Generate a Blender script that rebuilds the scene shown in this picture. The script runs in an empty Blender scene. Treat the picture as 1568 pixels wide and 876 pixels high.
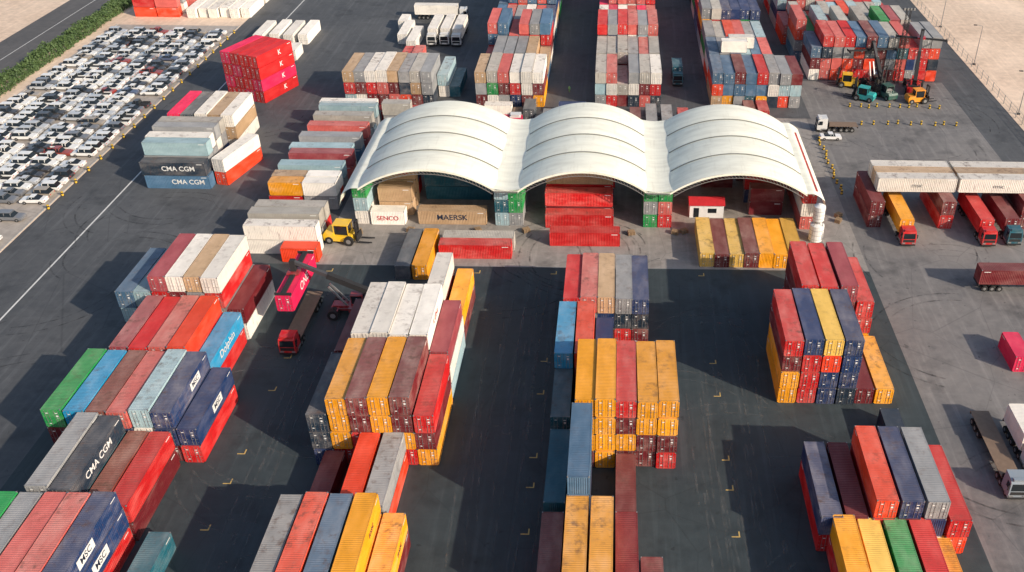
import bpy, math, random
from mathutils import Matrix, Vector
R=random.Random(7)
sc=bpy.context.scene
rad=math.radians
# ---------------------------------------------------------------- helpers
def lin(h):
    c=[int(h[i:i+2],16)/255 for i in (0,2,4)]
    return tuple((v/12.92 if v<=.04045 else ((v+.055)/1.055)**2.4) for v in c)
PAL={k:lin(v) for k,v in dict(Y='EFA00C',m='CFA040',M='6E1620',R='C8161A',O='E03C14',P='C85E58',K='DC1850',B='143260',b='466A88',
 S='1A2E40',G='8E9092',W='E8E3DA',C='128CBA',N='149048',T='185A6A',L='98B4BC',A='BC9C78',E='80382E',g='4A545C',U='E8BC58',r='984048',H='ACA8A0').items()}
class MB:
    def __init__(s): s.v=[];s.f=[];s.m=[]
    def add(s,vs,fs,m=0):
        o=len(s.v); s.v+= [tuple(v) for v in vs]
        for f in fs: s.f.append([i+o for i in f]); s.m.append(m)
    def box(s,x0,x1,y0,y1,z0,z1,m=0,M=None):
        vs=[Vector(p) for p in ((x0,y0,z0),(x1,y0,z0),(x1,y1,z0),(x0,y1,z0),(x0,y0,z1),(x1,y0,z1),(x1,y1,z1),(x0,y1,z1))]
        if M: vs=[M@v for v in vs]
        s.add(vs,[(0,3,2,1),(4,5,6,7),(0,1,5,4),(1,2,6,5),(2,3,7,6),(3,0,4,7)],m)
    def beam(s,p,q,w,h,m=0,w2=None,h2=None):
        p=Vector(p);q=Vector(q);d=(q-p).normalized()
        up=Vector((0,0,1)) if abs(d.z)<.95 else Vector((0,1,0))
        a=d.cross(up).normalized();b=a.cross(d).normalized()
        w2=w2 or w;h2=h2 or h;vs=[]
        for c,ww,hh in((p,w,h),(q,w2,h2)):
            for sa,sb in((-1,-1),(1,-1),(1,1),(-1,1)): vs.append(c+a*sa*ww/2+b*sb*hh/2)
        s.add(vs,[(0,1,2,3),(7,6,5,4),(0,4,5,1),(1,5,6,2),(2,6,7,3),(3,7,4,0)],m)
    def cyl(s,c,ax,r,l,n=14,m=0,r2=None,capm=None):
        c=Vector(c);r2=r if r2 is None else r2
        A={'x':(Vector((0,1,0)),Vector((0,0,1)),Vector((1,0,0))),'y':(Vector((0,0,1)),Vector((1,0,0)),Vector((0,1,0))),'z':(Vector((1,0,0)),Vector((0,1,0)),Vector((0,0,1)))}[ax]
        vs=[]
        for e,rr in((-.5,r),(.5,r2)):
            for i in range(n):
                t=2*math.pi*i/n; vs.append(c+A[2]*l*e+A[0]*rr*math.cos(t)+A[1]*rr*math.sin(t))
        s.add(vs,[(i,(i+1)%n,n+(i+1)%n,n+i) for i in range(n)],m)
        cm=m if capm is None else capm
        s.add(vs[:n],[tuple(reversed(range(n)))],cm); s.add(vs[n:],[tuple(range(n))],cm)
    def extr(s,prof,x0,x1,m=0,tx=None):
        n=len(prof);vs=[]
        for x,sg in((x0,1),(x1,-1)):
            for (y,z) in prof: vs.append((x+sg*(tx(z) if tx else 0),y,z))
        s.add(vs,[tuple(range(n)),tuple(reversed(range(n,2*n)))]+[(i,n+i,n+(i+1)%n,(i+1)%n) for i in range(n)],m)
    def wheel(s,x,y,r,w,mt=1,mh=2):
        s.cyl((x,y,r),'x',r,w,16,mt); s.cyl((x,y,r),'x',r*.5,w+.03,10,mh)
    def mesh(s,name,mats,smooth=False):
        me=bpy.data.meshes.new(name); me.from_pydata(s.v,[],s.f); 
        for m in mats: me.materials.append(m)
        me.polygons.foreach_set('material_index',s.m)
        if smooth: me.polygons.foreach_set('use_smooth',[True]*len(s.f))
        me.update(); return me
def obj(name,me,loc=(0,0,0),rz=0,parent=None,color=None):
    o=bpy.data.objects.new(name,me); o.location=loc; o.rotation_euler=(0,0,rz)
    sc.collection.objects.link(o)
    if parent: o.parent=parent
    if color: o.color=color
    return o
def empty(name,loc,rz=0):
    return obj(name,None,loc,rz)
# ---------------------------------------------------------------- materials
def newmat(name):
    m=bpy.data.materials.new(name);m.use_nodes=True;nt=m.node_tree
    return m,nt,nt.nodes['Principled BSDF']
def nd(nt,t,**k):
    n=nt.nodes.new(t)
    for a,b in k.items(): setattr(n,a,b)
    return n
def math_(nt,op,a,b=None,clamp=False):
    n=nd(nt,'ShaderNodeMath',operation=op,use_clamp=clamp)
    for i,v in enumerate((a,b)):
        if v is None: continue
        if isinstance(v,(int,float)): n.inputs[i].default_value=v
        else: nt.links.new(v,n.inputs[i])
    return n.outputs[0]
def ramp(nt,src,p0,p1,c0=(0,0,0,1),c1=(1,1,1,1)):
    r=nd(nt,'ShaderNodeValToRGB');r.color_ramp.elements[0].position=p0;r.color_ramp.elements[1].position=p1
    r.color_ramp.elements[0].color=c0;r.color_ramp.elements[1].color=c1
    nt.links.new(src,r.inputs[0]);return r.outputs[0]
def mix(nt,f,a,b,bt='MIX'):
    n=nd(nt,'ShaderNodeMix',data_type='RGBA',blend_type=bt)
    for i,v in ((0,f),(6,a),(7,b)):
        if isinstance(v,(int,float)): n.inputs[i].default_value=v
        elif isinstance(v,tuple): n.inputs[i].default_value=(v+(1,))[:4]
        else: nt.links.new(v,n.inputs[i])
    return n.outputs[2]
def noise(nt,vec,scale,detail=4,rough=.55):
    n=nd(nt,'ShaderNodeTexNoise');n.inputs['Scale'].default_value=scale;n.inputs['Detail'].default_value=detail;n.inputs['Roughness'].default_value=rough
    nt.links.new(vec,n.inputs['Vector']);return n.outputs[0]
def mapping(nt,vec,scale=(1,1,1),locsock=None):
    n=nd(nt,'ShaderNodeMapping');n.inputs['Scale'].default_value=scale;nt.links.new(vec,n.inputs['Vector'])
    if locsock is not None: nt.links.new(locsock,n.inputs['Location'])
    return n.outputs[0]
def simple(name,col,rough=.6,metal=0,var=.25,scale=1.5):
    m,nt,b=newmat(name);tc=nd(nt,'ShaderNodeTexCoord')
    n=noise(nt,tc.outputs['Object'],scale)
    c=mix(nt,n,tuple(v*(1-var) for v in col),tuple(min(1,v*(1+var)) for v in col))
    nt.links.new(c,b.inputs['Base Color']);b.inputs['Roughness'].default_value=rough;b.inputs['Metallic'].default_value=metal
    return m
def paint_mat(name,container=True):
    m,nt,b=newmat(name);tc=nd(nt,'ShaderNodeTexCoord');oi=nd(nt,'ShaderNodeObjectInfo');geo=nd(nt,'ShaderNodeNewGeometry')
    off=nd(nt,'ShaderNodeCombineXYZ')
    r1=math_(nt,'MULTIPLY',oi.outputs['Random'],91.0);r2=math_(nt,'MULTIPLY',oi.outputs['Random'],37.0)
    nt.links.new(r1,off.inputs[0]);nt.links.new(r2,off.inputs[1]);nt.links.new(r1,off.inputs[2])
    v=mapping(nt,tc.outputs['Object'],(1,1,1),off.outputs[0])
    sep=nd(nt,'ShaderNodeSeparateXYZ');nt.links.new(geo.outputs['Normal'],sep.inputs[0])
    up=ramp(nt,sep.outputs[2],.75,.92)
    wear=oi.outputs['Alpha']
    n1=noise(nt,mapping(nt,tc.outputs['Object'],(.5,.22,.6),off.outputs[0]),1.3,5)
    fade=math_(nt,'MULTIPLY',ramp(nt,n1,.42,.75),math_(nt,'MULTIPLY',wear,.30))
    c=mix(nt,fade,oi.outputs['Color'],(.50,.43,.37))
    val=nd(nt,'ShaderNodeHueSaturation');nt.links.new(c,val.inputs['Color'])
    nt.links.new(math_(nt,'ADD',math_(nt,'MULTIPLY',n1,.7),.68),val.inputs['Value']);c=val.outputs[0]
    n2=noise(nt,v,.95,7,.68)
    dust=math_(nt,'MULTIPLY',math_(nt,'MULTIPLY',up,wear),.20)
    c=mix(nt,dust,c,(.46,.38,.31))
    # broad rust and soot blotches on roofs, only on part of each roof
    st=math_(nt,'MULTIPLY',ramp(nt,n2,.50,.66),math_(nt,'MULTIPLY',wear,.80))
    n3=noise(nt,v,.30,2)
    st=math_(nt,'MULTIPLY',st,ramp(nt,n3,.40,.58))
    c=mix(nt,math_(nt,'MULTIPLY',st,up),c,(.11,.06,.042))
    n5=noise(nt,mapping(nt,tc.outputs['Object'],(1.2,5,1.5),off.outputs[0]),.8,4,.6)
    c=mix(nt,math_(nt,'MULTIPLY',math_(nt,'MULTIPLY',ramp(nt,n5,.58,.72),up),math_(nt,'MULTIPLY',wear,.40)),c,(.24,.18,.15))
    n4=noise(nt,mapping(nt,tc.outputs['Object'],(4,4,.35),off.outputs[0]),1.6,5,.6)
    sw=math_(nt,'MULTIPLY',ramp(nt,n4,.56,.70),math_(nt,'SUBTRACT',1.0,up))
    c=mix(nt,math_(nt,'MULTIPLY',sw,math_(nt,'MULTIPLY',wear,.6)),c,(.13,.06,.04))
    nt.links.new(c,b.inputs['Base Color'])
    nt.links.new(math_(nt,'ADD',math_(nt,'MULTIPLY',n2,.35),.40),b.inputs['Roughness'])
    return m
PAINT=paint_mat('weathered_container_paint')
DARK=simple('dark_rubber',(.02,.02,.022),.8)
STEEL=simple('galvanised_steel',(.35,.35,.35),.45,.6)
WHITE=simple('white_marking',(.75,.75,.73),.6,0,.15)
GLASS=simple('dark_glass',(.015,.02,.025),.08,0,.1)
TYRE=simple('tyre_rubber',(.018,.018,.018),.85)
YEL=simple('yellow_paint',(.65,.42,.04),.5)
def carpaint():
    m,nt,b=newmat('vehicle_paint');oi=nd(nt,'ShaderNodeObjectInfo');tc=nd(nt,'ShaderNodeTexCoord')
    n=noise(nt,tc.outputs['Object'],1.2,4);c=mix(nt,math_(nt,'MULTIPLY',ramp(nt,n,.4,.8),.3),oi.outputs['Color'],(.35,.32,.28))
    nt.links.new(c,b.inputs['Base Color']);b.inputs['Roughness'].default_value=.3;b.inputs['Coat Weight'].default_value=.3
    return m
CARP=carpaint()
# ---------------------------------------------------------------- shipping container mesh
CH=2.75
def container_mesh(L,name,W=2.44,H=2.71):
    b=MB();hy=L/2;hx=W/2;t=.13
    zb,zt=.16,H-.10
    for sx in(-1,1):
        for sy in(-1,1):
            x0,x1=sorted((sx*hx,sx*(hx-t)));y0,y1=sorted((sy*hy,sy*(hy-t)))
            b.box(x0,x1,y0,y1,.13,H-.14,0)
            b.box(x0-.003 if sx<0 else x0,x1+(.003 if sx>0 else 0),y0-(.003 if sy<0 else 0),y1+(.003 if sy>0 else 0),0,.13,1)
            b.box(x0-.003 if sx<0 else x0,x1+(.003 if sx>0 else 0),y0-(.003 if sy<0 else 0),y1+(.003 if sy>0 else 0),H-.14,H+.012,2)
        x0,x1=sorted((sx*hx,sx*(hx-.09)))
        b.box(x0,x1,-hy+t,hy-t,.02,.17,0); b.box(x0,x1,-hy+t,hy-t,H-.12,H-.03,0)
    for sy in(-1,1):
        y0,y1=sorted((sy*hy,sy*(hy-.1)))
        b.box(-hx+t,hx-t,y0,y1,.02,.17,0); b.box(-hx+t,hx-t,y0,y1,H-.15,H-.02,0)
    def wave(a0,a1,per=.28):
        n=max(1,round((a1-a0)/per));p=(a1-a0)/n;out=[]
        for i in range(n):
            s=a0+i*p
            out+= [(s,0),(s+p*.26,0),(s+p*.5,1),(s+p*.76,1)]
        out.append((a1,0));return out
    w=wave(-hy+t,hy-t)
    for sx in(-1,1):
        vs=[]
        for (y,d) in w:
            x=sx*(hx-.012-d*.04); vs+=[(x,y,zb),(x,y,zt)]
        n=len(w); fs=[]
        for i in range(n-1):
            f=(2*i,2*i+2,2*i+3,2*i+1); fs.append(f if sx>0 else f[::-1])
        b.add(vs,fs,0)
    vs=[]
    for (y,d) in w:
        z=H-.035-d*.022; vs+=[(-hx+.07,y,z),(hx-.07,y,z)]
    b.add(vs,[(2*i,2*i+1,2*i+3,2*i+2) for i in range(len(w)-1)],0)
    w2=wave(-hx+t,hx-t,.25);vs=[]
    for (x,d) in w2:
        y=hy-.012-d*.04; vs+=[(x,y,zb),(x,y,zt)]
    b.add(vs,[(2*i,2*i+1,2*i+3,2*i+2) for i in range(len(w2)-1)],0)
    yd=-hy+.03
    b.box(-hx+t,hx-t,yd+.02,yd+.05,.17,H-.15,1)
    for s0,s1 in((-hx+t+.015,-.012),(.012,hx-t-.015)):
        b.box(s0,s1,yd,yd+.019,.19,H-.17,0)
        for k in range(4):
            z=.42+k*.58; b.box(s0+.1,s1-.1,yd-.014,yd-.001,z,z+.30,0)
    for x in(-.78,-.36,.36,.78):
        b.cyl((x,yd-.045,H/2),'z',.022,H-.22,6,2)
        for z in(.4,1.0,1.7,2.3): b.box(x-.05,x+.05,yd-.04,yd-.016,z,z+.05,2)
        b.box(x-.02,x+.22,yd-.085,yd-.068,1.05,1.10,2)
    for sx in(-1,1):
        for z in(.45,1.0,1.6,2.2): b.box(sx*1.07-.03,sx*1.07+.03,yd-.03,yd-.002,z,z+.1,2)
    b.box(.42,.74,yd-.019,yd-.0145,2.05,2.16,3);b.box(.46,.72,yd-.019,yd-.0145,1.55,1.80,3);b.box(-.72,-.42,yd-.019,yd-.0145,2.08,2.2,3)
    b.box(.46,.7,yd-.019,yd-.0145,1.35,1.38,3);b.box(-.7,-.45,yd-.019,yd-.0145,.5,.62,3)
    for sx in(-1,1):
        x=sx*(hx-.010);x0,x1=sorted((x,x+sx*.004));b.box(x0,x1,(hy-1.5),(hy-.45),2.28,2.4,3)
    b.box(-hx+.09,hx-.09,-hy+.1,hy-.1,.10,.14,1)
    return b.mesh(name,[PAINT,DARK,STEEL,WHITE])
C40=container_mesh(12.19,'container_forty');C20=container_mesh(6.06,'container_twenty')
DKTXT=simple('dark_marking',(.02,.03,.06),.6)
REDTXT=simple('red_marking',(.5,.02,.03),.6)
def label(o,txt,size,y=0,z=1.35,mat=None,panel=False,panelsize=(3,1.2)):
    x=1.225
    if panel:
        pb=MB();pb.box(x,x+.006,y-panelsize[0]/2,y+panelsize[0]/2,z-panelsize[1]/2,z+panelsize[1]/2,0)
        obj('logo_panel',pb.mesh('logo_panel',[WHITE]),parent=o)
        x+=.01
    c=bpy.data.curves.new('lettering','FONT');c.body=txt;c.size=size;c.align_x='CENTER';c.align_y='CENTER';c.offset=.012*size
    c.materials.append(mat or WHITE);t=bpy.data.objects.new('lettering',c);t.location=(x+.006,y,z);t.rotation_euler=(rad(90),0,rad(90))
    sc.collection.objects.link(t);t.parent=o
def cont(xc,yc,k,c,rz=0,L=40,z=None,wear=None,name='shipping_container',sc_=None,flip=False):
    col=PAL[c];f=R.uniform(.82,1.12)
    w=R.choice((.25,.45,.65,.85,1.0)) if wear is None else wear
    if flip: rz+=math.pi
    o=obj(name,C40 if L==40 else C20,(xc,yc,k*CH if z is None else z),rz+R.uniform(-.006,.006),None,tuple(min(1,v*f) for v in col)+(w,))
    if sc_: o.scale=sc_
    return o
GRID={}
def bay(x0,p,y0,cols,L=40,tag=None,jy=.18):
    ln=12.19 if L==40 else 6.06
    for i,s in enumerate(cols):
        for k,c in enumerate(s):
            if c=='.': continue
            top=(k==len(s)-1)
            o=cont(x0+i*p+1.22+R.uniform(-.05,.05),y0+ln/2+R.uniform(-jy,jy),k,c,L=L,flip=(not tag and R.random()<.22),sc_=(1,1,R.choice((1,.955,.955,1.05))) if top else None)
            if tag: GRID[(tag,i,k)]=o
def lat(x0,y0,s,L=40,rz=-90,k0=0):
    ln=12.19 if L==40 else 6.06;o=None
    for k,c in enumerate(s):
        o=cont(x0+ln/2+R.uniform(-.15,.15),y0+1.22,k+k0,c,rad(rz),L)
    return o
# ---------------------------------------------------------------- near yard, column group A
bay(-67.2,2.66,60.3,["MBN","OGG","bPP","RBP","RBB"],tag='A1')
bay(-51.6,2.6,59.5,["T"],tag='A1x')
bay(-64.4,2.7,72.9,["RGG","BTS","RE","MR"],tag='A2')
bay(-69.1,2.62,85.6,["RMN","BTC","MRE","PBP","bWL","MBB"],tag='A3')
bay(-53.4,2.62,85.5,["RB"],tag='A3r')
bay(-66.8,2.58,98.4,["MBr","RGR","BPP","MRO","RC"],tag='A4')
bay(-71.7,2.5,111.2,["TLb","WLL"],tag='A5l')
bay(-66.5,2.57,111.3,["BMRr","RWMW","MbGA","WGRW","WM"],tag='A5')
for t,i,k in(('A1',4,2),('A1',4,1)):label(GRID[(t,i,k)],'MSC',1.15,-1.5 if k==2 else 0,1.4,DKTXT,True,(3.4,1.3))
label(GRID[('A2',1,2)],'CMA CGM',1.35,0,1.4)
label(GRID[('A3',5,2)],'MSC',1.05,1.5,1.4,DKTXT,True,(3.0,1.25));label(GRID[('A3r',0,1)],'MSC',1.05,0.5,1.4,DKTXT,True,(3.0,1.25))
label(GRID[('A4',4,1)],'Dolphin',1.7,0,1.4)
# ---------------------------------------------------------------- group B
bay(-36.0,2.72,60.4,["BRG","MWO","GTb","MYY","MY"],tag='B1')
bay(-35.4,2.7,73.0,["M"]);bay(-30.6,2.8,73.1,["MO","OG"],tag='B2')
bay(-36.9,2.58,85.4,["BSS","RYYY","MRMM","YMYY","RYMM","YMR"],tag='B3')
bay(-36.8,2.54,98.3,["BMM","RGWW","BWRW","WAGW","RWMW","LWr"],tag='B4')
bay(-27.2,2.9,111.0,["GMW","MY"],tag='B5')
bay(-35.4,2.7,127.9,["g","Y"])
o=lat(-29.5,134.7,"R");lat(-29.3,137.3,"H")
label(GRID[('B1',4,1)],'msc',1.2,2,1.4,DKTXT);label(GRID[('B1',3,2)],'msc',1.2,2,1.4,DKTXT)
label(GRID[('B4',4,3)],'K LINE',1.2,0,1.4,REDTXT)
# ---------------------------------------------------------------- group C
bay(-7.5,2.74,60.8,["RM","MYY","RYY","MM"])
bay(3.5,2.6,57.2,["M"])
bay(-7.5,2.5,74.4,["ST"]);bay(-7.6,2.5,88.8,["ST"])
bay(-4.7,2.5,72.8,["BSbb"]);bay(.7,2.5,73.3,["M"])
bay(-4.4,2.53,85.6,["MYYY","YYYY","MYMR","MMYY","RMYY"],tag='C3')
bay(-7.6,2.64,98.5,["BTC","MRO","SB"])
bay(-7.1,2.5,111.3,["BMR","RGP","MBA","RSG","MSB"])
# ---------------------------------------------------------------- group D
bay(24.8,2.8,60.7,["RY","YU","BN","RR","Y"])
bay(23.6,2.85,72.5,["RB","MM","BRO","RMB","WBG","OR"])
bay(22.8,2.65,98.3,["YYMR","RRRB","BBOU","SBBB","M","Y"],tag='D3')
bay(27.0,2.78,111.0,["RMMR","MRRR","RBMr","YRR"])
bay(35.6,2.5,88.3,["S"],20);bay(14.6,2.47,133.1,["U","M","U","M","Y","Y","m"])
# ---------------------------------------------------------------- containers about the shed
lat(-62.2,135.5,"WW");lat(-55.6,132.9,"O",20);lat(-62.6,139.8,"GH");lat(-62.4,142.4,"RH")
lat(-63,151.3,"RY",20);lat(-56.8,151.3,"GW",20);lat(-63,154,"GA",20);lat(-56.8,154,"OW",20)
yy=158.4
for s in ("GL","Pr","WL","bG","rP","LH","GL"):
    lat(-63+R.uniform(-.4,.4),yy,s);yy+=2.62 if R.random()<.6 else 5.2
lat(-63.5,188.8,"GW");lat(-62.8,191.6,"L",20);lat(-56,191.6,"R",20);lat(-50,188.5,"GH",20);lat(-48.4,192,"R",20)
o=lat(-43.3,145.9,"W",20);label(o,'SENCO',1.2,0,1.3,REDTXT)
lat(-42.6,149.6,"AA",20);o=lat(-42.4,153,"AAA",20);label(o,'SENCO',1.0,0,1.3,REDTXT)
o=lat(-35,146.3,"A");label(o,'MAERSK',1.5,0,1.4,DKTXT)
lat(-35.2,155.8,"TT");lat(-34.6,160,"BR");lat(-35.0,164,"RGM");lat(-43,158,"RB",20)
lat(-11,139.3,"R");lat(-12.1,145.6,"R");lat(-12.2,148.6,"MR");lat(-12.3,152,"RRA");lat(-12.1,156,"BRO")
lat(24.8,151.3,"MM",20);lat(24.5,156,"BR",20);lat(17,162,"MTM",20);lat(24,165,"MGR",20)
# CMA block
o=cont(-89.1+6.1,159.9,0,'b',rad(-90));label(o,'CMA CGM',1.35,2,1.4)
o=cont(-89.4+6.1,159.9,1,'S',rad(-90));label(o,'CMA CGM',1.35,1,1.4)
lat(-89.6,161.4+.2,"BGL");lat(-89.8,164.3,"RGW");lat(-90.6,168.9,"MWG");lat(-90.6,171.6,"BGH")
for k,c in enumerate("OW"): cont(-73.9,166.4,k,c,rad(-14),wear=.4)
bay(-90,2.6,175.0,["RGK","BMg"],tag='p');bay(-84.6,2.6,175.2,["RGW","BWA","WAW"],tag='c')
# crimson block turned a little from the grid
ang=rad(-21)
for i,s in enumerate(["RKRK","RRKR","KRRR","RKRR"]):
    for k,c in enumerate(s):
        v=Matrix.Rotation(ang,3,'Z')@Vector((-10.2+i*2.55+1.27,6.1,0))
        o=cont(-79.8+v.x,200.6+v.y,k,c,ang,wear=.15)
        if i==3: label(o,'K',1.6,1.5,1.4)
# ---------------------------------------------------------------- far stacks
def rndstack(n,pal): return "".join(R.choice(pal) for _ in range(n))
MIXP="RRMMBBbGGWWTNOPLLASbY"
def farblock(x0,p,n,y0,h,pal=MIXP,top=None,drop=.12):
    cols=[]
    for i in range(n):
        hh=h-(1 if R.random()<drop else 0)
        s=rndstack(hh,pal)
        if top: s=s[:-1]+R.choice(top)
        cols.append(s)
    bay(x0,p,y0,cols,jy=.2)
farblock(-61.2,2.5,8,200.4,3,MIXP,"PAGGWLH",0)
bay(-52,2.6,213.4,["BR","RP"]);bay(-41,2.5,206,["WL","T"]);bay(-58,2.6,213.6,["G","R"])
for j,(y,h,top) in enumerate([(200.9,3,"HPGWA"),(213.6,3,"PHGGA"),(226.4,4,"BRLPGb"),(239.1,3,"WGBbP"),(251.8,4,"RBPGb"),(264.5,4,"RMPB"),(277.3,4,"RPRB"),(290,4,"RBG")]):
    farblock(-31.6,2.6,6,y,h,MIXP,top)
for j,(y,h,top) in enumerate([(201.6,3,"PGWHPG"),(214.3,3,"KPHGP"),(227,4,"KPRPG"),(239.8,3,"WPHKP"),(252.5,4,"KRMP"),(265.2,4,"BKGR"),(278,4,"RPRB"),(290.6,4,"RBG")]):
    farblock(-4.5,2.5,6,y,h,"RMKPWGBBTSLGN",top)
farblock(22,2.55,8,202,3,MIXP,"RMbNGB")
for j,(y,h,top) in enumerate([(214.7,3,"PHLGb"),(227.4,3,"LPOHG"),(240.2,4,"GBLPH"),(252.9,3,"RPGB"),(265.6,4,"RLGM"),(278.4,4,"RRGM"),(291,4,"RGB")]):
    farblock(22.2,2.5,6,y,h,MIXP,top)
farblock(47.4,2.6,12,220,4,"RRMMbGBOTWPSG","bRPHMRG")
farblock(45.5,2.6,12,232.8,4,"RRMMbGBOTWP","rPPHLN",.3)
farblock(44.5,2.6,10,245.5,3,"RRMMbGBOTWP","RNPHLO",.3)
farblock(44.5,2.6,12,258.3,3,"RRMMbGBOTWP","RGPHLO",.2)
farblock(44.5,2.6,12,271,3,"RRMMbGBOTWP","RGPHLO",.2)
farblock(60,2.6,4,284,3,"RRMMbGBOTWP","RGPHLO",.2)
cont(28,216.5,3,'W',rad(-90),L=20);cont(30,219.5,3,'W',rad(-90),L=20)
for x,y in((-95.2,240),(-91.2,241),(-87.4,240.4),(-83.6,240.8)): cont(x+1.2,y+6,0,'W',wear=.3)
cont(-82,231.5,0,'W',wear=.3,L=20);cont(-56.5,248,0,'W',wear=.3)
cont(-53.2,243,0,'W',wear=.3);cont(-58.5,256,0,'W',wear=.3,L=20)
for x,y,s in((-136,262,"OR"),(-136,266,"WO"),(-129.6,262,"OP"),(-129.6,266,"WG"),(-136,272,"OW"),(-129,272,"PO")): lat(x,y,s,20)
for i in range(6): bay(-121+i*3.0,2.5,262+R.uniform(-1,1),["W"]);bay(-121+i*3.0,2.5,276,["WG"[:1+i%2]])
lat(-26,187.5,"K",20);cont(-14.5,190.5,0,'G',L=20);cont(-19,196,0,'g',L=20);cont(-26,196,0,'W',rad(-90),L=20);cont(4.5,192,0,'M',L=20);cont(8,191,0,'G');cont(11.4,190.6,0,'G')
cont(15,192,0,'R',L=20);cont(-9.5,196.5,0,'B',rad(-90),L=20);cont(33,196.8,0,'R',L=20);cont(30,196.8,0,'E',L=20);cont(-32,192,0,'W',L=20)
# gate built of containers
bay(45.9,2.5,147.3,["MM"]);bay(58.6,2.5,147.3,["RM"]);bay(73.2,2.5,147.3,["MM"])
for j in range(3):
    for xg in(54.6,69.3):
        o=cont(xg,151.9+j*2.5,2,'WAW'[j],rad(-90),wear=1,sc_=(1,1.16,1))
        if j==0: label(o,'msc',1.1,0,1.3,STEEL)
cont(58.9,108.9,0,'K',wear=.3,L=20)
# ---------------------------------------------------------------- storage shed : three vaults on container legs
def fabric():
    m,nt,b=newmat('shed_membrane');tc=nd(nt,'ShaderNodeTexCoord')
    n=noise(nt,mapping(nt,tc.outputs['Object'],(.15,.6,.3)),1.2,6,.6)
    c=mix(nt,ramp(nt,n,.4,.85),(.88,.88,.76),(.66,.65,.55))
    n2=noise(nt,mapping(nt,tc.outputs['Object'],(.9,.12,.5)),1.5,5)
    c=mix(nt,math_(nt,'MULTIPLY',ramp(nt,n2,.56,.8),.32),c,(.46,.42,.33))
    nt.links.new(c,b.inputs['Base Color']);b.inputs['Roughness'].default_value=.55;return m
FAB=fabric();SEAM=simple('membrane_seam',(.20,.20,.17),.7)
shed=empty('arched_storage_shed',(0,0,0))
Y0,Y1=144.5,175.0;SP=7.95;RISE=3.9
spans=[(-44.6,-20.6),(-16.7,5.9),(9.9,33.7)]
NA=40
for vi,(xa,xb) in enumerate(spans):
    cx=(xa+xb)/2;hw=(xb-xa)/2;Rr=(hw*hw+RISE*RISE)/(2*RISE);a0=math.asin(hw/Rr)
    def arc(t,extra=0): 
        a=-a0+2*a0*t;return (cx+(Rr+extra)*math.sin(a),SP+(Rr+extra)*math.cos(a)-(Rr-RISE))
    ribs=[Y0+ (Y1-Y0)*k/4 for k in range(5)]
    NY=48;vs=[];b=MB()
    for j in range(NY+1):
        y=Y0+(Y1-Y0)*j/NY;d=abs(math.sin(math.pi*4*j/NY))**.6*.22
        for i in range(NA+1):
            x,z=arc(i/NA,d);vs.append((x,y,z))
    n=NA+1
    fs=[(j*n+i,j*n+i+1,(j+1)*n+i+1,(j+1)*n+i) for j in range(NY) for i in range(NA)]
    b.add(vs,fs,0)
    o=obj('vault_roof',b.mesh('vault_roof',[FAB],True),parent=shed)
    b=MB()
    for k,y in enumerate(ribs):
        for i in range(NA):
            p=arc(i/NA,.10);q=arc((i+1)/NA,.10)
            if 0<k<4: b.beam((p[0],y,p[1]),(q[0],y,q[1]),.30,.05,0)
            p2=arc(i/NA,-.25);q2=arc((i+1)/NA,-.25);b.beam((p2[0],y+.1,p2[1]),(q2[0],y+.1,q2[1]),.12,.12,1)
            p3=arc(i/NA,-.95);q3=arc((i+1)/NA,-.95);b.beam((p3[0],y+.1,p3[1]),(q3[0],y+.1,q3[1]),.1,.1,1)
            b.beam((p2[0],y+.1,p2[1]),(q3[0],y+.1,q3[1]),.06,.06,1)
    for i in range(NA):
        p=arc(i/NA,0);q=arc((i+1)/NA,0)
        b.add([(p[0],Y0-.01,p[1]),(q[0],Y0-.01,q[1]),(q[0],Y0-.01,q[1]-.38),(p[0],Y0-.01,p[1]-.38)],[(0,1,2,3)],2)
    for t in [i/8 for i in range(1,8)]:
        x,z=arc(t,-.3);b.beam((x,Y0+.3,z),(x,Y1-.3,z),.1,.1,1)
    obj('arch_trusses',b.mesh('arch_trusses',[SEAM,STEEL,FAB]),parent=shed)
    b=MB();vs=[(xa,Y1-.2,SP-.3)]+[(arc(i/NA,-.05)[0],Y1-.2,arc(i/NA,-.05)[1]) for i in range(NA+1)]+[(xb,Y1-.2,SP-.3)]
    b.add(vs,[tuple(range(len(vs)))],0)
    obj('rear_gable',b.mesh('rear_gable',[FAB]),parent=shed)
b=MB()
gut=[(-21.3,-16.0),(5.2,10.6),(-47.6,-44.4),(33.5,36.9)]
for xa,xb in gut:
    n=10;vs=[]
    for j in range(2):
        for i in range(n+1):
            t=i/n
            if xb-xa>4: dz=.42-.34*math.sin(math.pi*t)
            elif xa<-40: dz=.12-2.6*max(0,(1-t)-.35)**1.5
            else: dz=.12-2.6*max(0,t-.35)**1.5
            vs.append((xa+(xb-xa)*t,(Y0-.1,Y1)[j],SP+dz))
    b.add(vs,[(i,i+1,n+2+i,n+1+i) for i in range(n)],0)
    if xb-xa>4:
        b.box(xa+.6,xb-.6,Y0-.1,Y0-.05,SP-.3,SP+.05,0)
        for i in range(16): b.box(xa+.7+i*.25,xa+.82+i*.25,Y0-.35,Y0-.15,SP-.35,SP-.02,1)
    else:
        # hanging side curtain of the same fabric, laced to poles
        x=xa if xa<-40 else xb; sg=-1 if xa<-40 else 1
        m_=24;vs=[]
        for j in range(m_+1):
            y=Y0-.1+(Y1-Y0+.1)*j/m_;w_=.12*math.sin(j*1.9)
            vs+=[(x,y,SP+.12-2.6*.65**1.5),(x+sg*(.55+w_),y,4.6+.25*abs(math.sin(j*.8)))]
        b.add(vs,[(2*j,2*j+1,2*j+3,2*j+2) for j in range(m_)],0)
obj('valley_gutters',b.mesh('valley_gutters',[FAB,STEEL]),parent=shed)
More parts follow.
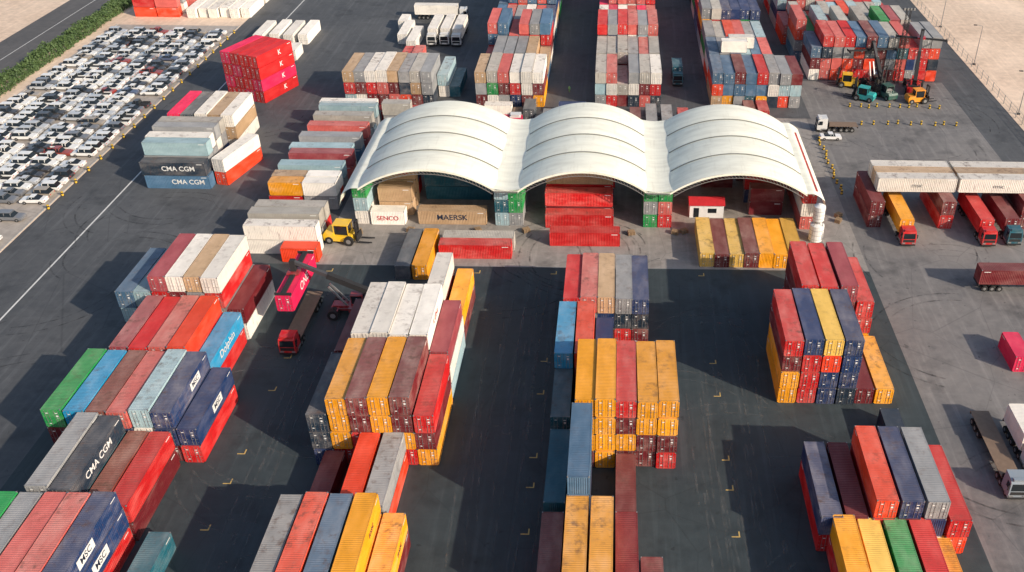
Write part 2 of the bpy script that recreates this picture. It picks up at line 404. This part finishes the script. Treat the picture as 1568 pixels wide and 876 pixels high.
legs=[(-46.2,"WLN"),(-21.15,"LTL"),(-18.65,"GNN"),(5.35,"NGN"),(7.95,"RPN"),(33.4,"PWR")]
for x,s in legs:
    for yb in (146.2,158.7):
        for k,c in enumerate(s):
            o=obj('leg_container',C40,(x+1.22,yb+6.1,k*2.62),0,shed,PAL[c]+(.7,));o.scale=(1,1,.955)
# ---------------------------------------------------------------- ground
def groundmat(name,ca,cb,streak=.35,stain=.5,crack=True,spots=True):
    m,nt,b=newmat(name);tc=nd(nt,'ShaderNodeTexCoord');P=tc.outputs['Object']
    n=noise(nt,P,.045,6,.6);c=mix(nt,ramp(nt,n,.35,.68),ca,cb)
    n2=noise(nt,P,.6,8,.7);c=mix(nt,math_(nt,'MULTIPLY',ramp(nt,n2,.4,.8),.5),c,tuple(v*1.7 for v in cb))
    n3=noise(nt,mapping(nt,P,(.9,.035,1)),1.0,5,.6);c=mix(nt,math_(nt,'MULTIPLY',ramp(nt,n3,.52,.74),streak),c,tuple(v*2.3 for v in cb))
    n6=noise(nt,mapping(nt,P,(.04,.8,1)),1.0,5,.6);c=mix(nt,math_(nt,'MULTIPLY',ramp(nt,n6,.58,.74),streak*.6),c,tuple(v*1.9 for v in cb))
    n8=noise(nt,P,.022,4,.6);c=mix(nt,math_(nt,'MULTIPLY',ramp(nt,n8,.52,.68),.30),c,tuple(v*2.0 for v in cb))
    n4=noise(nt,P,.16,5,.6);c=mix(nt,math_(nt,'MULTIPLY',ramp(nt,n4,.54,.68),stain),c,tuple(v*.45 for v in ca))
    n7=noise(nt,P,.9,3,.5);c=mix(nt,math_(nt,'MULTIPLY',ramp(nt,n7,.68,.72),stain),c,tuple(v*.35 for v in ca))
    vo=nd(nt,'ShaderNodeTexVoronoi');vo.feature='DISTANCE_TO_EDGE';vo.inputs['Scale'].default_value=.09
    nt.links.new(mapping(nt,P,(1,.7,1)),vo.inputs['Vector'])
    if crack: c=mix(nt,math_(nt,'MULTIPLY',ramp(nt,vo.outputs[0],.0,.006,(1,1,1,1),(0,0,0,1)),.35),c,tuple(v*.4 for v in ca))
    nt.links.new(c,b.inputs['Base Color'])
    nt.links.new(math_(nt,'ADD',math_(nt,'MULTIPLY',n2,.3),.6),b.inputs['Roughness'])
    bp=nd(nt,'ShaderNodeBump');bp.inputs['Strength'].default_value=.3;bp.inputs['Distance'].default_value=.03
    nt.links.new(noise(nt,P,6,6,.7),bp.inputs['Height']);nt.links.new(bp.outputs[0],b.inputs['Normal'])
    return m
SAND=groundmat('sand_ground',(.56,.42,.31),(.66,.52,.40),.15,.12,False)
ASPH=groundmat('yard_asphalt',(.056,.060,.066),(.080,.083,.087))
ASPD=groundmat('dark_asphalt',(.026,.038,.043),(.038,.051,.056),.32)
CONC=groundmat('dock_concrete',(.21,.195,.18),(.27,.25,.23),.25,.55)
CONR=groundmat('right_yard_concrete',(.125,.123,.125),(.18,.17,.162),.3,.5)
LOT=groundmat('carpark_surface',(.30,.27,.24),(.38,.34,.30),.1,.2)
ROAD=groundmat('road_asphalt',(.075,.072,.072),(.095,.09,.088),.2,.2)
LINE=simple('worn_white_line',(.62,.62,.60),.7,0,.3,.8)
def sheet(name,x0,x1,y0,y1,z,mat,n=1):
    b=MB();b.add([(x0,y0,z),(x1,y0,z),(x1,y1,z),(x0,y1,z)],[(0,1,2,3)],0);return obj(name,b.mesh(name,[mat]))
sheet('ground',-3000,3000,-1500,4000,0,SAND)
sheet('yard_pavement',-104,90,0,420,.004,ASPH)
sheet('container_stacking_area_pavement',-74,43,30,132.4,.008,ASPD)
sheet('dock_pavement',-50,43,132.4,196,.008,CONC)
sheet('truck_lane_pavement',43,80,0,196,.012,CONR)
sheet('handling_area_pavement',44,80,196,219,.012,CONR)
sheet('car_park_pavement',-138,-104.5,60,255,.004,LOT)
sheet('road',-162,-147.5,-200,900,.004,ROAD)
sheet('road_line',-154.8,-154.6,-200,900,.008,LINE)
sheet('lane_line',-93.5,-93.2,60,330,.008,LINE)
sheet('dock_edge_line',-50,43,132.3,132.5,.012,LINE).data.materials[0]=simple('joint_grey',(.25,.25,.25),.8)
b=MB();b.box(-104.5,-104.2,60,255,0,.14,0);b.box(-138.3,-138.0,60,255,0,.14,0);b.box(-147.5,-147.2,-100,600,0,.14,0)
obj('kerb',b.mesh('kerb',[simple('kerb_concrete',(.4,.38,.35),.8)]))
b=MB()
for x in(-47.5,-23.0,-10.3,14.2):
    for y in(74.4,81.8,87,99.5,106.8,130.2):
        if x==-23 and y<90: continue
        b.add([(x,y,.016),(x+1.0,y,.016),(x+1.0,y+.16,.016),(x,y+.16,.016)],[(0,1,2,3)],0)
        b.add([(x+.84,y+.163,.016),(x+1.0,y+.163,.016),(x+1.0,y+.9,.016),(x+.84,y+.9,.016)],[(0,1,2,3)],0)
obj('yard_corner_marking',b.mesh('marks',[simple('worn_yellow',(.55,.38,.12),.8)]))
b=MB();zz=.020
for i in range(95):
    ax,ay,tone=R.choice([(-88,0,0),(60,0,0),(-10,137,0),(60,0,0),(15,0,1),(-45,0,1),(-15,0,1)])
    cx=ax+R.uniform(-9,9);cy=ay+R.uniform(-3,3) if ay else R.uniform(70,200 if tone==0 else 128)
    r=R.uniform(7,16);a=R.uniform(0,6.28);da=R.uniform(.5,1.5);zz+=.0001
    for off in(0,1.9):
        vs=[]
        for k in range(15):
            t=a+da*k/14
            for rr in(r+off,r+off+.28): vs.append((cx+rr*math.cos(t),cy+rr*math.sin(t),zz))
        b.add(vs,[(2*k,2*k+1,2*k+3,2*k+2) for k in range(14)],tone)
for i in range(26):   # long straight wheel paths down the lanes
    x=R.choice((-19,-15,-12,12,15,18,-47,-44))+R.uniform(-1.5,1.5);y=R.uniform(55,100);l=R.uniform(15,45);dx=R.uniform(-1.5,1.5);zz+=.0001
    for off in(0,1.9):
        b.add([(x+off,y,zz),(x+off+.26,y,zz),(x+off+.26+dx,y+l,zz),(x+off+dx,y+l,zz)],[(0,1,2,3)],1)
def scuff(name,col):
    m,nt,bs=newmat(name);tc=nd(nt,'ShaderNodeTexCoord');n=noise(nt,tc.outputs['Object'],.5,5,.7)
    bs.inputs['Base Color'].default_value=col+(1,);bs.inputs['Roughness'].default_value=.85
    nt.links.new(math_(nt,'MULTIPLY',ramp(nt,n,.42,.7),.55),bs.inputs['Alpha']);return m
obj('tyre_marks',b.mesh('tyre_marks',[scuff('dark_scuff',(.02,.02,.022)),scuff('pale_scuff',(.14,.15,.15))]))
# ---------------------------------------------------------------- cars
def car_mesh(kind):
    b=MB();L,Wd,Ht=((4.6,1.8,1.45),(4.7,1.9,1.72),(5.2,1.88,1.8))[kind];h=L/2
    body=[(-h,.35),(-h,.72),(-h*.93,.86),(-h*.42,.96),(h*.55,.98),(h*.93,.96),(h,.78),(h,.35)]
    b.extr(body,-Wd/2,Wd/2,0,lambda z:.06*abs(z-.6))
    if kind==0: cab=[(-h*.44,.95),(-h*.16,Ht-.04),(h*.25,Ht),(h*.62,.97)]
    elif kind==1: cab=[(-h*.44,.95),(-h*.22,Ht-.04),(h*.75,Ht-.02),(h*.93,.95)]
    else: cab=[(-h*.42,.95),(-h*.2,Ht-.04),(h*.2,Ht-.02),(h*.3,.97)]
    b.extr(cab,-Wd/2+.05,Wd/2-.05,1,lambda z:.22*max(0,z-.95)/.5)
    ya,yb=cab[1][0]-.04,cab[2][0]+.02
    b.box(-Wd/2+.24,Wd/2-.24,ya,yb,Ht-.05,Ht+.025,0)
    for sy in(cab[0][0]*.5+cab[1][0]*.5+.2,(cab[2][0]+cab[1][0])/2): b.box(-Wd/2+.13,Wd/2-.13,sy-.04,sy+.04,.95,Ht-.12,0)
    if kind==2:
        b.box(-Wd/2,-Wd/2+.1,h*.32,h*.98,.9,1.2,0);b.box(Wd/2-.1,Wd/2,h*.32,h*.98,.9,1.2,0);b.box(-Wd/2+.1,Wd/2-.1,h*.32,h*.97,.97,1.0,2)
    for sx in(-1,1):
        for yy in(-h*.62,h*.62): b.wheel(sx*(Wd/2-.1),yy,.33,.22,2,3)
        b.box(sx*.55-.2,sx*.55+.2,-h-.015,-h+.05,.6,.74,3);b.box(sx*.7-.12,sx*.7+.12,h-.05,h+.015,.65,.82,4)
    return b.mesh('car_body',[CARP,GLASS,TYRE,STEEL,REDTXT])
CARS=[car_mesh(i) for i in range(3)]
CC=[((.82,.82,.80),12),((.50,.52,.54),3),((.16,.17,.19),2),((.03,.03,.035),2),((.3,.04,.03),.4),((.07,.10,.18),.5),((.35,.30,.24),.5)]
def car(x,y,rz,name='parked_car'):
    c=R.choices([c for c,_ in CC],[w for _,w in CC])[0]
    return obj(name,R.choices(CARS,[5,4,1])[0],(x,y,.01),rz,None,c+(1,))
for i in range(6):
    x=-107.6-i*5.4
    y=152.5
    while y<250:
        if R.random()>.04: car(x+R.uniform(-.25,.25),y,rad(90 if i%2 else -90)+R.uniform(-.05,.05))
        y+=2.5+(2.5 if R.random()<.015 else 0)
for i in range(2):
    y=120
    while y<147:
        if R.random()>.2: car(-108.2-i*5.4,y,rad(90)+R.uniform(-.05,.05))
        y+=2.6
o=car(46.3,185.2,rad(90));o.color=(.8,.8,.8,1)
# ---------------------------------------------------------------- hedge
def leafmat():
    m,nt,b=newmat('hedge_leaves');tc=nd(nt,'ShaderNodeTexCoord');n=noise(nt,tc.outputs['Object'],.8,5,.7)
    c=mix(nt,ramp(nt,n,.35,.7),(.03,.065,.02),(.09,.15,.04));nt.links.new(c,b.inputs['Base Color']);b.inputs['Roughness'].default_value=.7;return m
b=MB()
for i in range(42000):
    y=R.uniform(130,330);cl=math.sin(y*1.1)*.4+math.sin(y*2.9+1)*.35+math.sin(y*.31)*.4
    a=R.uniform(0,math.pi);rr=R.uniform(.55,1.0)
    x=-143.9+math.cos(a)*(2.7+cl*.5)*rr;z=.15+math.sin(a)*(2.5+cl)*rr
    s=R.uniform(.14,.36);u=Vector((R.gauss(0,1),R.gauss(0,1),R.gauss(0,1))).normalized();w=u.orthogonal().normalized()
    c=Vector((x,y,z));b.add([c-u*s,c-w*s*.6,c+u*s,c+w*s*.6],[(0,1,2,3)],0)
obj('hedge',b.mesh('hedge',[leafmat()]))
# ---------------------------------------------------------------- trucks
def cab_mesh(day=False):
    b=MB()
    prof=[(-1.15,.55),(-1.18,1.6),(-1.0,2.75),(-.6,3.05),(1.0,3.15),(1.05,.8),(-.2,.55)]
    b.extr(prof,-1.22,1.22,0,lambda z:.05*max(0,z-1.6))
    b.add([(-1.05,-1.195,1.65),(1.05,-1.195,1.65),(.98,-1.03,2.62),(-.98,-1.03,2.62)],[(0,1,2,3)],1)
    for sx in(-1,1):
        x=sx*1.226
        q=[(x,-.95,1.65),(x,-.05,1.65),(x-sx*.045,-.05,2.5),(x-sx*.045,-.82,2.5)]
        b.add(q,[(0,1,2,3)] if sx>0 else [(3,2,1,0)],1)
        b.box(sx*1.38-.07,sx*1.38+.07,-1.1,-1.0,1.7,2.4,2);b.box(min(sx*1.22,sx*1.34),max(sx*1.22,sx*1.34),-1.07,-1.03,2.3,2.36,2)
        b.box(sx*.85-.25,sx*.85+.25,-1.22,-1.16,.7,.92,3)
        b.wheel(sx*1.0,-.25,.5,.32,4,3)
    b.box(-1.0,1.0,-1.2,-1.165,1.0,1.5,2);b.box(-1.22,1.22,-1.26,-1.0,.35,.6,2)
    b.box(-.9,.9,-.95,-.5,3.0,3.25,0)
    return b.mesh('cab',[CARP,GLASS,DARK,STEEL,TYRE])
CAB=cab_mesh()
def chassis_mesh(L,deck=False):
    b=MB()
    for sx in(-.45,.45): b.box(sx-.09,sx+.09,.2,4.3,.75,1.0,2);b.box(sx-.09,sx+.09,2.6,L,1.08,1.36,2)
    for yy in(2.8,3.9):
        for sx in(-1,1): b.wheel(sx*.98,yy,.5,.5,0,1)
    for yy in(L-1.2,L-2.4,L-3.6):
        for sx in(-1,1): b.wheel(sx*.98,yy,.5,.5,0,1)
    y=2.7
    while y<L: b.box(-1.2,1.2,y,y+.14,1.2,1.3,2);y+=1.5
    b.box(-1.22,1.22,L-.12,L,1.0,1.38,2);b.cyl((-1.0,1.6,.7),'y',.28,1.2,12,1);b.cyl((1.0,1.6,.7),'y',.28,1.2,12,1)
    if deck: b.box(-1.24,1.24,2.6,L,1.365,1.43,3);b.box(-1.24,1.24,2.6,2.68,1.43,2.1,2)
    return b.mesh('trailer',[TYRE,STEEL,DARK,simple('timber_deck',(.20,.14,.10),.85)])
CHS={(L,d):chassis_mesh(L,d) for L,d in((15,False),(15,True),(9,True),(9,False))}
def truck(x,y,col,cargo=None,L=15,deck=False,rz=0,cl=40,name='semi_truck'):
    e=empty(name,(x,y,.01),rz)
    obj('cab',CAB,(0,1.26,0),parent=e,color=col+(1,));obj('chassis_trailer',CHS[(L,deck)],(0,0,0),parent=e)
    if cargo:
        o=obj('cargo_container',C40 if cl==40 else C20,(0,2.8+(6.1 if cl==40 else 3.05),1.37),parent=e,color=PAL[cargo]+(.5,))
    return e
RED=PAL['R'];WHT=(.7,.7,.68)
truck(49.4,80.6,(.25,.30,.35),None,15,True)
truck(53.3,85.2,WHT,'W',9,False,cl=20)
truck(51.5,140.3,RED,'Y');truck(65.6,140.5,RED,'R');truck(70.2,141,PAL['T'],'M');truck(74.2,127.9,RED,'M',rz=rad(90))
truck(-46.9,107.2,RED,None,15,True)
truck(15,214,PAL['T'],'T',9,False,cl=20);truck(-21.5,188,WHT,None,9,True)
truck(43.9,189.9,WHT,None,9,True,rz=rad(-90),name='flatbed_truck')
for x,y in((-48.5,240),(-45.2,240.4),(-42,240)): truck(x,y,WHT,'W',15,False)
truck(-42,264,WHT,'W',15,False,rz=rad(90))
# ---------------------------------------------------------------- reach stacker
def reach_stacker(x,y,rz,col,tip=(12.2,7.6),hold=None,name='reach_stacker'):
    e=empty(name,(x,y,.01),rz);b=MB()
    b.box(-4.2,3.2,-.75,.75,.8,1.7,0);b.box(-4.6,-2.6,-1.5,1.5,.9,2.3,0);b.box(-2.6,.6,-1.6,-.8,1.0,1.75,0);b.box(-2.6,.6,.8,1.6,1.0,1.75,0)
    b.box(2.2,3.4,-1.9,1.9,.7,1.5,0)
    b.box(-4.4,-2.8,-1.3,1.3,2.3,2.6,4)
    for sy in(-1,1):
        for off in(1.35,2.05): b.cyl((2.9,sy*off,.85),'y',.85,.6,18,2);b.cyl((2.9,sy*off,.85),'y',.42,.64,12,3)
        b.cyl((-3.2,sy*1.55,.75),'y',.75,.6,18,2);b.cyl((-3.2,sy*1.55,.75),'y',.38,.64,12,3)
        b.box(-3.7,-3.0,sy*.75-.15,sy*.75+.15,2.3,3.7,0)
        b.beam((.9,sy*.55,1.5),(3.4,sy*.45,tip[1]*.58+.9),.26,.26,3)
        b.box(-2.5,2.0,sy*1.62-.02,sy*1.62+.02,1.76,1.8,3)
    b.box(-1.5,.3,-.65,.65,1.75,3.4,1);b.box(-1.55,.35,-.7,.7,3.4,3.52,0);b.box(-1.55,.35,-.7,.7,1.7,2.0,0)
    for sx in(-1.5,.25):
        for sy in(-.66,.6): b.box(sx-.03,sx+.06,sy-.03,sy+.08,1.95,3.42,0)
    P=Vector((-3.3,0,3.5));T=Vector((tip[0],0,tip[1]+2.2));M_=P.lerp(T,.58)
    b.beam(P,M_,.85,.95,4,.8,.85);b.beam(P.lerp(T,.5),T,.6,.62,5,.55,.5)
    b.box(T.x-.4,T.x+.4,-.4,.4,tip[1]+.5,T.z+.25,4);b.box(T.x-.9,T.x+.9,-.9,.9,tip[1]+.25,tip[1]+.6,0)
    b.box(T.x-.35,T.x+.35,-5.9,5.9,tip[1]+.12,tip[1]+.42,4)
    for sy in(-5.95,5.75): b.box(T.x-1.22,T.x+1.22,sy,sy+.2,tip[1]+.02,tip[1]+.4,4)
    obj('machine',b.mesh('reach_stacker',[CARP,GLASS,TYRE,STEEL,DARK,simple('boom_inner_steel',(.06,.06,.065),.5)]),parent=e,color=col+(1,))
    if hold:
        o=obj('lifted_container',C40,(T.x,0,tip[1]-2.71),rad(180),parent=e,color=PAL[hold]+(.15,));label(o,'ONE',1.9,0,1.4)
    return e
reach_stacker(-39.8,118.6,rad(180),(.30,.025,.03),(8.3,7.0),'K')
reach_stacker(71.5,214,rad(75),RED,(4.5,11))
reach_stacker(62.2,214.5,rad(100),(.03,.03,.03),(4.0,8))
def forklift(x,y,rz,col,name='forklift_truck',mast=4.5):
    e=empty(name,(x,y,.01),rz);b=MB()
    b.extr([(-2.6,.5),(-2.7,1.5),(-2.4,1.9),(-1.0,1.9),(-.9,1.5),(1.6,1.4),(1.9,.5)],-1.2,1.2,0)
    for sx in(-1,1):
        b.wheel(sx*1.35,1.3,.75,.5,2,3);b.wheel(sx*1.1,-1.8,.6,.4,2,3)
        b.box(sx*.5-.12,sx*.5+.12,2.1,2.4,.3,mast,4)
        b.box(sx*.7-.1,sx*.7+.1,2.55,4.6,.3,.42,4)
        for yy in(-1.0,1.2): b.box(sx*.95-.06,sx*.95+.06,yy-.06,yy+.06,1.4,3.1,0)
    b.box(-.9,.9,-.9,1.1,1.5,2.9,1);b.box(-1.05,1.05,-1.1,1.3,3.1,3.22,0);b.box(-1.0,1.0,2.4,2.55,.5,1.6,4);b.box(-.6,.6,2.1,2.4,mast-.2,mast,4);b.box(-.6,.6,2.1,2.4,mast*.5,mast*.5+.2,4)
    obj('machine',b.mesh('forklift',[CARP,GLASS,TYRE,STEEL,DARK]),parent=e,color=col+(1,));return e
forklift(58.2,207.5,rad(60),(.02,.38,.38),mast=5);forklift(70.5,206.5,rad(-80),(.85,.32,.02),mast=4);forklift(56,216,rad(80),(.85,.50,.02),mast=4.5);forklift(64,209,rad(20),(.03,.10,.08),mast=7)
o=forklift(-47,140.2,rad(-95),(.90,.55,.02),mast=3.6);o.scale=(1.15,1.15,1.15)
# ---------------------------------------------------------------- mast tower, lamp posts, fence
def lattice(x,y,h,name):
    b=MB();w=.45
    for sx in(-w,w):
        for sy in(-w,w): b.box(sx-.06,sx+.06,sy-.06,sy+.06,0,h,0)
    z=0;k=0
    while z<h-.9:
        s=1 if k%2 else -1
        for c in(-w,w): b.beam((-w*s,c,z),(w*s,c,z+.9),.06,.06,0);b.beam((c,-w*s,z),(c,w*s,z+.9),.06,.06,0)
        z+=.9;k+=1
    b.box(-1.4,1.4,-.3,.3,h,h+.15,0)
    for i in range(4): b.box(-1.3+i*.75,-.9+i*.75,-.5,-.25,h-.1,h+.45,1)
    obj(name,b.mesh(name,[DARK,STEEL]),(x,y,0))
lattice(68.6,218.6,18,'floodlight_tower')
def lamp(x,y,h=10):
    b=MB();b.cyl((0,0,h/2),'z',.14,h,8,0,.07);b.beam((0,0,h),(-1.6,0,h+.3),.1,.1,0);b.box(-2.3,-1.5,-.18,.18,h+.2,h+.36,1);b.box(-.3,.3,-.3,.3,0,.35,1)
    obj('street_lamp',b.mesh('street_lamp',[STEEL,DARK]),(x,y,0))
for y in(200,232,262,290): lamp(92,y)
b=MB();y=150
while y<330:
    b.box(90.6,90.75,y,y+.12,0,2.2,0);y+=4
for z in (.5,1.3,2.1): b.box(90.65,90.69,150,330,z,z+.04,0)
obj('perimeter_fence',b.mesh('fence',[STEEL]))
b=MB();b.cyl((0,0,1.6),'z',1.25,3.0,20,0);b.cyl((0,0,3.25),'z',1.25,.3,20,0,.4);b.cyl((0,0,5.4),'z',1.0,2.7,20,0);b.cyl((0,0,6.95),'z',1.0,.4,20,0,.3);b.cyl((0,0,3.8),'z',.5,.9,12,1)
for z in(.6,1.4,2.3,4.6,5.3,6.0): b.cyl((0,0,z),'z',1.28 if z<3 else 1.03,.06,20,1)
for t in range(4): b.beam((math.cos(t*1.57+.8)*1.45,math.sin(t*1.57+.8)*1.45,0),(math.cos(t*1.57+.8)*.95,math.sin(t*1.57+.8)*.95,4.1),.1,.1,1)
obj('water_tank',b.mesh('water_tank',[WHITE,STEEL]),(35.7,142.6,0.01))
b=MB();b.box(-3.1,3.1,-1.6,1.6,0,2.6,0);b.extr([(-1.9,2.6),(0,3.5),(1.9,2.6)],-3.3,3.3,1);b.box(-2.4,-1.4,-1.62,-1.605,0.05,2.0,2);b.box(.2,1.8,-1.62,-1.605,1.0,1.9,2)
obj('red_roof_cabin',b.mesh('cabin',[WHITE,REDTXT,GLASS]),(17,151.6,0.01))
# timber pallets and crates standing on the dock
pm=MB()
for k in range(5):
    for j in range(6): pm.box(-.6,.6,-.5+j*.18,-.5+j*.18+.11,.12+k*.145,.14+k*.145,0)
    for x in(-.55,0,.55): pm.box(x-.05,x+.05,-.5,.5,.02+k*.145,.115+k*.145,0)
PALLET=pm.mesh('pallet_stack',[simple('pallet_timber',(.32,.22,.13),.85)])
for x,y in((11,145),(12.6,145.4),(22,147),(23.5,147.2),(3.2,144.6),(-36,144.6),(-24,144.8),(-15.5,145),(41,150),(41.4,152),(29,146.5),(-45,143.8)):
    obj('pallet_stack',PALLET,(x,y-1.0,.012),R.uniform(0,3))
bm=MB();bm.cyl((0,0,.45),'z',.22,.9,10,0);bm.cyl((0,0,.6),'z',.225,.25,10,1);bm.cyl((0,0,.04),'z',.32,.08,10,1);BOL=bm.mesh('bollard',[YEL,DARK])
for i in range(12): obj('traffic_bollard',BOL,(43.8+math.sin(i*1.7)*.3,160+i*2.2,.01))
for i in range(9): obj('traffic_bollard',BOL,(55+i*2.6+R.uniform(-.5,.5),193.5+R.uniform(-.6,.6),.01))
for i in range(10): obj('traffic_bollard',BOL,(54+i*2.3+R.uniform(-.5,.5),203+R.uniform(-.6,.6),.01))
y=150
while y<250: obj('traffic_bollard',BOL,(-103.6,y,.01));y+=5.2
def person(x,y,rz):
    me=bpy.data.meshes.new('body')
    J=[(0,0,.95),(0,0,1.2),(0,0,1.42),(0,0,1.55),(0,0,1.68),(.19,0,1.40),(.25,.04,1.12),(.24,-.1,.88),(-.19,0,1.40),(-.25,-.04,1.12),(-.24,.12,.88),(.1,-.12,.5),(.1,.02,.06),(.1,-.14,.04),(-.1,.14,.5),(-.1,.34,.1),(-.1,.22,.04)]
    E=[(0,1),(1,2),(2,3),(3,4),(2,5),(5,6),(6,7),(2,8),(8,9),(9,10),(0,11),(11,12),(12,13),(0,14),(14,15),(15,16)]
    me.from_pydata(J,E,[]);o=bpy.data.objects.new('walking_person',me);sc.collection.objects.link(o);o.location=(x,y,.01);o.rotation_euler=(0,0,rz)
    o.modifiers.new('s','SKIN');rr=[.15,.15,.16,.06,.11,.07,.05,.035,.07,.05,.035,.08,.05,.04,.08,.05,.04]
    for v,r in zip(me.skin_vertices[0].data,rr): v.radius=(r,r)
    me.skin_vertices[0].data[0].use_root=True;o.modifiers.new('u','SUBSURF').levels=1
    me.materials.append(simple('hi_vis_clothing',(.25,.5,.2),.8))
person(-10.8,209.5,0)
# ---------------------------------------------------------------- light
SUNAZ=Vector((.83,-.56,0)).normalized();el=rad(27)
S=Vector((SUNAZ.x*math.cos(el),SUNAZ.y*math.cos(el),math.sin(el)))
sd=bpy.data.lights.new('sun','SUN');sd.energy=4.8;sd.angle=rad(.6);sd.color=(1,.86,.70)
so=bpy.data.objects.new('sun',sd);sc.collection.objects.link(so);so.rotation_euler=(-S).to_track_quat('-Z','Y').to_euler();so.location=(100,-60,100)
w=bpy.data.worlds.new('World');sc.world=w;w.use_nodes=True;nt=w.node_tree
sky=nt.nodes.new('ShaderNodeTexSky');sky.sky_type='NISHITA';sky.sun_disc=False;sky.sun_elevation=el;sky.sun_rotation=math.atan2(SUNAZ.x,SUNAZ.y);sky.air_density=1.1;sky.dust_density=2.0
nt.links.new(sky.outputs[0],nt.nodes['Background'].inputs[0]);nt.nodes['Background'].inputs[1].default_value=.15
sc.view_settings.view_transform='Standard';sc.view_settings.look='None';sc.view_settings.exposure=0
# ---------------------------------------------------------------- camera
cd=bpy.data.cameras.new('camera');cd.lens=1431/1568*36;cd.sensor_width=36;cd.shift_x=-154/1568;cd.clip_end=6000;cd.clip_start=.5
co=bpy.data.objects.new('camera',cd);sc.collection.objects.link(co)
co.matrix_world=Matrix.Translation((0,0,84))@Matrix.Rotation(rad(90-33.5),4,'X')@Matrix.Rotation(.013,4,'Z')
sc.camera=co
